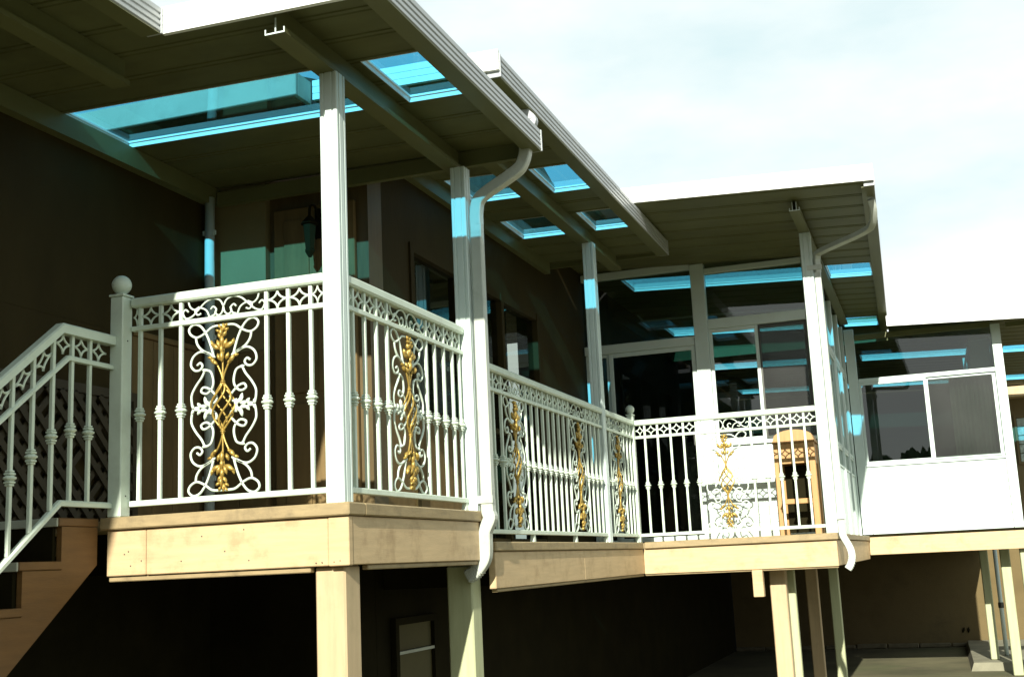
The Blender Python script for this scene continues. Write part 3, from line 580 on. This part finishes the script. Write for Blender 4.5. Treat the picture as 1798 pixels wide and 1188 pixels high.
newel('small white ball topped post at the far inner corner of the decks', -2.487, 10.385, .133, 1.115, .058, .040)
# stair railing
sr = thing('stair_railing', 'white stair railing with a bent handrail going down beside the steps', 'railing', (-3.715, 4.3, .30))
KY = 4.44; SL = rise / run
def zline(y, z): return z if y >= KY else z - (KY - y) * SL
def srail(nm, zt, hgt, wd, ky):
    P = [(4.79, zt), (ky, zt), (2.6, zt - (ky - 2.6) * SL)]; m = MB(); vs_ = []
    for y, z in P:
        for dx, dz in ((-wd, -hgt), (wd, -hgt), (wd, -.008), (wd - .008, 0), (-wd + .008, 0), (-wd, -.008)): vs_.append((-3.715 + dx, y, z + dz))
    F = [tuple(range(6)), tuple(range(12, 18))[::-1]]
    for i in range(2):
        for j in range(6): F.append((i * 6 + j, i * 6 + (j + 1) % 6, (i + 1) * 6 + (j + 1) % 6, (i + 1) * 6 + j))
    m.add(vs_, F).build(nm, 'rail', sr)
srail('top_rail', 1.184, .047, .028, KY - .02); srail('frieze_rail', 1.042, .024, .016, KY + .035); srail('bottom_rail', .376, .027, .017, KY)
y = 4.631
while y > 2.7:
    zb = .3765 if y > KY else .3765 - (KY - y) * SL; ztp = 1.136 if y > KY - .02 else 1.136 - (KY - .02 - y) * SL
    b = BB(-3.715 - BAR / 2, -3.715 + BAR / 2, y - BAR / 2, y + BAR / 2, zb - .004, ztp + .004, b=.002).build('baluster', 'rail', sr)
    put('collar', COLLAR, b, (0, y - 4.3, (zb + ztp) / 2 - .06 - .30))
    y -= .125
y = 4.631 + .0625
i = 0
while y > 2.7:
    zc = 1.09 if y > KY else 1.09 - (KY - y) * SL + .0
    m = MB(); hu, hv = .055, .046
    for sx in (-1, 1):
        for sz in (-1, 1):
            P = []
            for t in range(8):
                a = math.pi / 2 * t / 7; u = sx * hu * (1 - math.sin(a)); v = sz * hv * (1 - math.cos(a)); P.append((-3.715, y + u, zc + v + (SL * u if y < KY else 0)))
            m.tube(P, .0052, 6, up=Vector((1, 0, 0)))
    m.build('frieze_ring', 'rail', sr); y -= .125

# ------------------------------------------------------------------ downspouts
RECT0 = [(-.034, -.024), (-.028, -.029), (.028, -.029), (.034, -.024), (.034, .024), (.028, .029), (-.028, .029), (-.034, .024)]
def spout(label, path_top, path_mid, path_bot, straps, up, k=1.0):
    RECT = [(a * k, b * k) for a, b in RECT0]
    d = thing('downspout', label, 'downspout', path_mid[-1], 'white downspouts')
    MB().sweep(path_top, RECT, up).build('upper_elbow', 'spout', d); MB().sweep(path_mid, RECT, up).build('pipe', 'spout', d); e = MB().sweep(path_bot, [(a * 1.06, b * 1.06) for a, b in RECT], up).build('lower_elbow', 'spout', d)
    for i in range(len(path_bot) - 8, len(path_bot) - 1):
        p, q = Vector(path_bot[i]), Vector(path_bot[i + 1]); t = (q - p).normalized()
        MB().sweep([p - t * .0022, p + t * .0022], [(a * 1.18, b * 1.18) for a, b in RECT], up).build('crimp', 'spout', e)
    for x, y, z in straps: BB(x - .085, x + .042, y - .037, y - .031, z, z + .045, b=.002).build('strap', 'spout', d)
upx = Vector((0, 1, 0))
spout('white downspout bending from the nearest gutter down beside the second fluted post', spline([(-2.08, 6.47, 2.46), (-2.085, 6.47, 2.39), (-2.12, 6.465, 2.31), (-2.20, 6.455, 2.255), (-2.33, 6.45, 2.185), (-2.385, 6.45, 2.14), (-2.402, 6.45, 2.07), (-2.404, 6.45, 1.99)], 5),
      [(-2.404, 6.45, 1.995), (-2.406, 6.45, .36)], spline([(-2.406, 6.45, .37), (-2.404, 6.45, .30), (-2.395, 6.45, .262), (-2.425, 6.45, .20), (-2.432, 6.45, .16), (-2.434, 6.45, .07), (-2.450, 6.45, .02), (-2.50, 6.45, -.035), (-2.545, 6.45, -.06)], 5), [(-2.406, 6.45, .345)], upx)
spout('white downspout slanting from the sunroom cover gutter to the corner post', spline([(-.235, 9.62, 2.715), (-.225, 9.68, 2.64), (-.25, 9.80, 2.56), (-.34, 9.92, 2.53), (-.70, 10.30, 2.51), (-.745, 10.35, 2.48), (-.752, 10.36, 2.40), (-.752, 10.36, 2.34)], 5),
      [(-.752, 10.36, 2.345), (-.752, 10.36, .20)], spline([(-.752, 10.36, .21), (-.752, 10.36, .13), (-.740, 10.35, .085), (-.706, 10.31, .02), (-.690, 10.295, -.03), (-.690, 10.29, -.08), (-.706, 10.285, -.13), (-.73, 10.28, -.165)], 3), [(-.752, 10.36, .24), (-.752, 10.36, 2.36)], upx, .78)

# ------------------------------------------------------------------ sunroom one (behind the inner deck)
s3 = thing('sunroom', 'white framed glass sunroom with dark door behind the inner deck railing', 'sunroom', (-2.0, 11.6, .133))
Y = 11.6
BB(-2.07, -1.935, Y - .05, Y + .05, .134, z3f(-2) - .002).build('mullion', 'alu', s3)
BB(-.985, -.885, Y - .05, Y + .05, .134, z3f(-.93) - .002).build('corner_post', 'alu', s3)
BB(-3.20, -2.072, Y - .04, Y + .04, 2.035, 2.125).build('transom_bar', 'alu', s3); BB(-1.933, -.987, Y - .04, Y + .04, 2.175, 2.275).build('transom_bar', 'alu', s3)
BB(-3.20, -2.072, Y - .04, Y + .04, 2.80, 2.872).build('head_bar', 'alu', s3); BB(-1.933, -.987, Y - .04, Y + .04, 2.735, 2.79).build('head_bar', 'alu', s3)
t = B(-3.198, -2.074, Y - .004, Y + .002, 2.127, 2.798).build('transom_window', 'glass', s3); B(-1.931, -.989, Y - .004, Y + .002, 2.277, 2.733).build('transom_window', 'glass', s3)
def frame(parent, nm, ax, a0, a1, z0, z1, c, w=.035, d=.03, material='alu'):
    m = MB()
    def bx(p, q, r, s_):
        if ax == 'x': m.bbox(p, q, c - d / 2, c + d / 2, r, s_, b=.003)
        else: m.bbox(c - d / 2, c + d / 2, p, q, r, s_, b=.003)
    bx(a0, a0 + w, z0, z1); bx(a1 - w, a1, z0, z1); bx(a0 + w, a1 - w, z0, z0 + w); bx(a0 + w, a1 - w, z1 - w, z1)
    return m.build(nm, material, parent)
def pane(parent, ax, a0, a1, z0, z1, c, material='glass'):
    return (B(a0, a1, c - .003, c + .003, z0, z1) if ax == 'x' else B(c - .003, c + .003, a0, a1, z0, z1)).build('pane', material, parent)
f = frame(s3, 'door', 'x', -2.955, -2.075, .15, 2.033, Y - .012, .042); pane(f, 'x', -2.913, -2.117, .192, 1.99, Y - .012, 'dark_glass'); BB(-2.15, -2.135, Y - .05, Y - .028, 1.05, 1.2).build('handle', 'screw', f)
f = frame(s3, 'side_light', 'x', -3.2, -2.957, .15, 2.033, Y + .01, .03); pane(f, 'x', -3.17, -2.987, .18, 2.0, Y + .01)
f = frame(s3, 'window', 'x', -1.932, -1.452, 1.06, 2.173, Y - .016, .034); pane(f, 'x', -1.898, -1.486, 1.094, 2.139, Y - .016)
f = frame(s3, 'window', 'x', -1.475, -.988, 1.06, 2.173, Y + .018, .034); pane(f, 'x', -1.441, -1.022, 1.094, 2.139, Y + .018); 
f = frame(s3, 'window_screen', 'x', -1.45, -.99, 1.066, 2.168, Y - .030, .018, .01, 'screw'); pane(f, 'x', -1.432, -1.008, 1.084, 2.15, Y - .030, 'screen')
BB(-1.933, -.987, Y - .055, Y + .02, 1.022, 1.058).build('window_sill', 'alu', s3)
def siding(parent, x0, x1, y, z0, z1, n, material='alu'):
    h = (z1 - z0) / n; me = MB().add([(0, 0, 0), (x1 - x0, 0, 0), (x1 - x0, -.004, h - .003), (0, -.004, h - .003), (0, .02, 0), (x1 - x0, .02, 0), (x1 - x0, .02, h - .003), (0, .02, h - .003)], [(0, 1, 2, 3), (7, 6, 5, 4), (0, 4, 5, 1), (2, 6, 7, 3), (1, 5, 6, 2), (0, 3, 7, 4)]).mesh('siding_board', material)
    b = wloc(parent)
    for i in range(n): put('siding_board', me, parent, (x0 - b.x, y - b.y, z0 + h * i + H - b.z))
siding(s3, -1.932, -.988, Y - .022, .136, 1.02, 12)
siding(s3, -2.95, -2.08, Y + .022, .03, .13, 1)
# right side wall, windows in a row
X = -.90
ys = [11.65, 12.54, 13.43, 14.32, 15.14]
for a, b in zip(ys[:-1], ys[1:]):
    BB(X - .03, X + .03, b - .035, b + .035, .135, 2.70).build('mullion', 'alu', s3)
    f = frame(s3, 'window', 'y', a + .036, b - .037, 1.06, 2.05, X + .004, .035); pane(f, 'y', a + .071, b - .072, 1.095, 2.015, X + .004)
    f = frame(s3, 'window', 'y', a + .036, b - .037, .84, 1.055, X + .002, .022); pane(f, 'y', a + .058, b - .059, .862, 1.033, X + .002)
    B(X - .004, X + .002, a + .036, b - .036, 2.12, 2.70).build('transom_window', 'glass', s3)
    BB(X - .022, X + .022, a + .0355, b - .0355, 2.055, 2.115).build('transom_bar', 'alu', s3)
    for i in range(5):
        q0 = a + .038 + i * (b - a - .076) / 5; BB(X - .012, X + .010, q0, q0 + (b - a - .076) / 5 - .006, .136, .836, b=.003).build('wall_panel', 'alu', s3)
# conduit under the ceiling inside
MB().tube(spline([(-3.18, 14.0, 2.90), (-3.12, 14.0, 2.83), (-3.05, 14.0, 2.82), (-2.0, 14.0, 2.80), (-1.0, 14.0, 2.745)], 4), .012, 8).build('conduit', 'alu', s3, smooth=True)

# ------------------------------------------------------------------ sunroom two (far right)
s4 = thing('sunroom', 'far right glass sunroom with bright white siding below wide windows', 'sunroom', (0, 15.2, .15))
Y = 15.2
BB(-.86, -.745, Y - .05, Y + .05, .150, 2.66).build('corner_post', 'alu', s4); BB(.83, .935, Y - .05, Y + .05, .150, 2.55).build('corner_post', 'alu', s4)
BB(-.743, .828, Y - .03, Y + .03, 1.985, 2.035).build('transom_bar', 'alu', s4); BB(-.743, .828, Y - .035, Y + .035, 2.52, 2.588).build('head_bar', 'beam', s4)
B(-.741, .826, Y - .003, Y + .003, 2.037, 2.518).build('transom_window', 'glass', s4)
f = frame(s4, 'window', 'x', -.742, .04, .99, 1.983, Y - .012, .03); pane(f, 'x', -.712, .01, 1.02, 1.953, Y - .012)
f = frame(s4, 'window', 'x', .012, .827, .99, 1.983, Y + .018, .035); pane(f, 'x', .047, .792, 1.025, 1.948, Y + .018)
f = frame(s4, 'window_screen', 'x', .045, .80, .996, 1.97, Y - .026, .016, .01); pane(f, 'x', .061, .784, 1.012, 1.954, Y - .026, 'screen')
BB(-.743, .828, Y - .045, Y + .02, .955, .988).build('window_sill', 'alu', s4)
siding(s4, -.742, .827, Y - .02, .152, .953, 9)
X = .885
BB(.60, .85, 16.30, 16.34, .151, 2.56).build('sun_gap_wall', 'alu', s4)  # unseen step added in the side wall to let sun pass
for X, a, b in ((.885, 15.25, 16.33), (.60, 16.36, 18.0), (.60, 18.0, 19.7), (.60, 19.7, 21.6)):
    BB(X - .03, X + .03, b - .035, b + .035, .151, 2.58).build('mullion', 'alu', s4); f = frame(s4, 'window', 'y', a + .04, b - .037, 1.0, 2.5, X, .04); pane(f, 'y', a + .08, b - .077, 1.04, 2.46, X); B(X - .012, X + .012, a + .04, b - .037, .152, .998).build('wall_panel', 'alu', s4)

# ------------------------------------------------------------------ wooden stool
sx0, sx1, sy0, sy1 = -1.325, -.965, 10.92, 11.26; zb, ztop = .1335, 1.065
sl = thing('wooden_stool', 'tall honey coloured wooden stool with rounded seat behind the railing', 'stool', (-1.14, 11.1, zb))
for x in (sx0, sx1 - .055):
    for y in (sy0, sy1 - .055): BB(x, x + .055, y, y + .055, zb, .95, b=.006).build('leg', 'stool', sl)
BB(sx0 + .0555, sx1 - .0555, sy0 + .006, sy0 + .026, .765, .948).build('apron', 'stool', sl); BB(sx0 + .0555, sx1 - .0555, sy1 - .03, sy1 - .01, .765, .948).build('apron', 'stool', sl)
for x in (sx0 + .008, sx1 - .028): BB(x, x + .02, sy0 + .056, sy1 - .056, .765, .948).build('apron', 'stool', sl)
BB(sx0 + .0555, sx1 - .0555, sy0 + .01, sy0 + .04, .41, .455).build('rung', 'stool', sl); BB(sx0 + .0555, sx1 - .0555, sy1 - .045, sy1 - .015, .41, .455).build('rung', 'stool', sl)
B(sx0 + .056, sx1 - .056, sy1 - .075, sy1 - .062, .16, .764).build('back_panel', 'under', sl)
m = MB(); nx = 14
prof = [(sx0 - .008 + (sx1 - sx0 + .016) * t / nx, .952 + .115 * math.sin(math.pi * t / nx) ** .32) for t in range(nx + 1)] + [(sx1 + .008, .951), (sx0 - .008, .951)]
m.extrude(prof, sy0 - .006, sy1 + .006, lambda u, v, t: (u, t, v)); seat = m.build('seat', 'stool', sl)

# ------------------------------------------------------------------ ground level at the right
bw = thing('basement_wall', 'tan stucco wall half in shade beneath the far right deck', 'wall', (-.8, 20.0, GZ))
B(-3.28, 1.12, 20.0, 20.2, -1.54, .05).build('wall', 'shadestucco', bw); y = -3.28
while y < 1.1:
    BB(y, min(y + .46, 1.12), 19.93 + random.random() * .02, 20.0, GZ, -1.49 + random.random() * .02, b=.015).build('foundation_stone', 'stone', bw); y += .47
for dx in (0, .045): MB().blob((.20 + dx * 1.6, 19.99, -1.30), 1.2 + dx * 6, .045, .02, .012).build('leaf_mark', 'under', bw)
pad = thing('concrete_pad', 'low grey concrete pad under a pale green post at the far right', 'concrete pad', (.6, 16.8, GZ))
MB().add([(.20, 16.2, GZ), (1.5, 16.2, GZ), (1.5, 20, GZ), (.20, 20, GZ), (.24, 16.24, GZ + .098), (1.46, 16.24, GZ + .098), (1.46, 19.9, GZ + .098), (.24, 19.9, GZ + .098)], [(3, 2, 1, 0), (4, 5, 6, 7), (0, 1, 5, 4), (1, 2, 6, 5), (2, 3, 7, 6), (3, 0, 4, 7)]).build('slab', 'conc', pad)
wp = thing('vent_pipe', 'thin white standpipe between the pale green posts at the right', 'pipe', (.70, 17.2, GZ))
MB().tube([(.665, 17.2, GZ + .1), (.665, 17.2, -.10)], .028, 10, up=Vector((1, 0, 0))).build('pipe', 'alu', wp, smooth=True); MB().lathe([(.034, 0), (.036, .01), (.036, .06), (.034, .07)], (.665, 17.2, -.85), 12).build('coupling', 'screw', wp)
nh = thing('neighbour_house', 'peach stucco building with glass block window at the right edge', 'building', (3.0, 22.6, GZ))
B(1.02, 7.0, 22.4, 28.0, GZ, 2.42).build('wall', 'stucco', nh)
BB(1.0, 7.1, 22.05, 28.1, 2.42, 2.60).build('eave', 'peach', nh)
MB().add([(1.0, 22.0, 2.62), (7.2, 22.0, 2.62), (7.2, 28.2, 2.62), (1.0, 28.2, 2.62), (1.0, 25.1, 3.7), (7.2, 25.1, 3.7)], [(0, 1, 5, 4), (2, 3, 4, 5), (1, 2, 5), (3, 0, 4), (0, 3, 2, 1)]).build('roof', 'shingle', nh)
fr = frame(nh, 'window', 'x', 1.42, 2.30, 1.28, 2.12, 22.39, .04, .04, 'stucco')
for i in range(5):
    for j in range(5): BB(1.462 + i * .16, 1.462 + i * .16 + .15, 22.365, 22.395, 1.322 + j * .152, 1.322 + j * .152 + .142, b=.012).build('glass_block', 'gblock', fr)
fr = frame(nh, 'window', 'x', 1.10, 1.56, -1.02, -.06, 22.38, .07, .05, 'alu'); pane(fr, 'x', 1.17, 1.49, -.95, -.13, 22.385); BB(1.02, 1.66, 22.33, 22.40, -1.12, -1.025).build('window_sill', 'peach', nh)

ln = thing('wall_lantern', 'small dark lantern hanging on the brown wall behind the corner post', 'lantern', (-3.54, 6.60, 2.0))
BB(-3.57, -3.51, 6.602, 6.618, 2.10, 2.30).build('back_plate', 'under', ln); MB().tube(spline([(-3.54, 6.60, 2.24), (-3.54, 6.55, 2.30), (-3.54, 6.49, 2.28), (-3.54, 6.48, 2.22)], 4), .008, 6, up=Vector((1, 0, 0))).build('bracket', 'under', ln)
MB().lathe([(.01, .22), (.055, .17), (.06, .165), (.05, .16)], (-3.54, 6.48, 2.0), 6).build('hood', 'under', ln); MB().lathe([(.03, .0), (.045, .155)], (-3.54, 6.48, 2.0), 6).build('glass', 'under', ln); MB().lathe([(.012, -.05), (.034, -.012), (.034, -.003)], (-3.54, 6.48, 2.0), 6).build('finial', 'under', ln)
cu = thing('curtain', 'pale folded curtain behind the right pane of the far sunroom', 'curtain', (.55, 15.34, 1.0))
m = MB(); nn = 60; vv = []
for i in range(nn + 1):
    x = .30 + .50 * i / nn; y = 15.36 + .022 * math.sin(i * 1.05) + .01 * math.sin(i * .37); vv += [(x, y, .2), (x, y + .002, 1.97), (x, y + .006, 1.97), (x, y + .004, .2)]
m.add(vv, [(4 * i + a, 4 * i + b, 4 * i + 4 + b, 4 * i + 4 + a) for i in range(nn) for a, b in ((0, 1), (1, 2), (2, 3), (3, 0))]); m.build('cloth', 'cloth', cu); MB().tube([(.28, 15.36, 1.975), (.82, 15.36, 1.975)], .009, 8).build('rod', 'alu', cu)

# tall hedge across the garden, mirrored in the sunroom windows
hd = thing('hedge', 'tall dark green hedge mirrored in the far sunroom windows', 'hedge', (0, -15.0, GZ))
from mathutils import noise
m = MB(); nu, nv = 260, 40; vs_ = []
for i in range(nu + 1):
    for j in range(nv + 1):
        u = i / nu; a = math.pi * j / nv; x = -22 + 40 * u; hgt = 4.7 + .8 * noise.noise((x * .22, 3.1, 0)) + .35 * noise.noise((x * 1.1, 1, 0))
        ca, sa = math.cos(a), math.sin(a) ** .55
        r = 1 + .16 * noise.noise((x * .9, ca * 2, sa * 2)) + .10 * noise.noise((x * 3, ca * 5, sa * 5)) + random.uniform(-.05, .05)
        vs_.append((x + random.uniform(-.12, .12), -15 - 1.6 * ca * r, GZ + hgt * sa * r - .05))
m.add(vs_, [(i * (nv + 1) + j, (i + 1) * (nv + 1) + j, (i + 1) * (nv + 1) + j + 1, i * (nv + 1) + j + 1) for i in range(nu) for j in range(nv)])
m.build('foliage', 'hedge', hd)
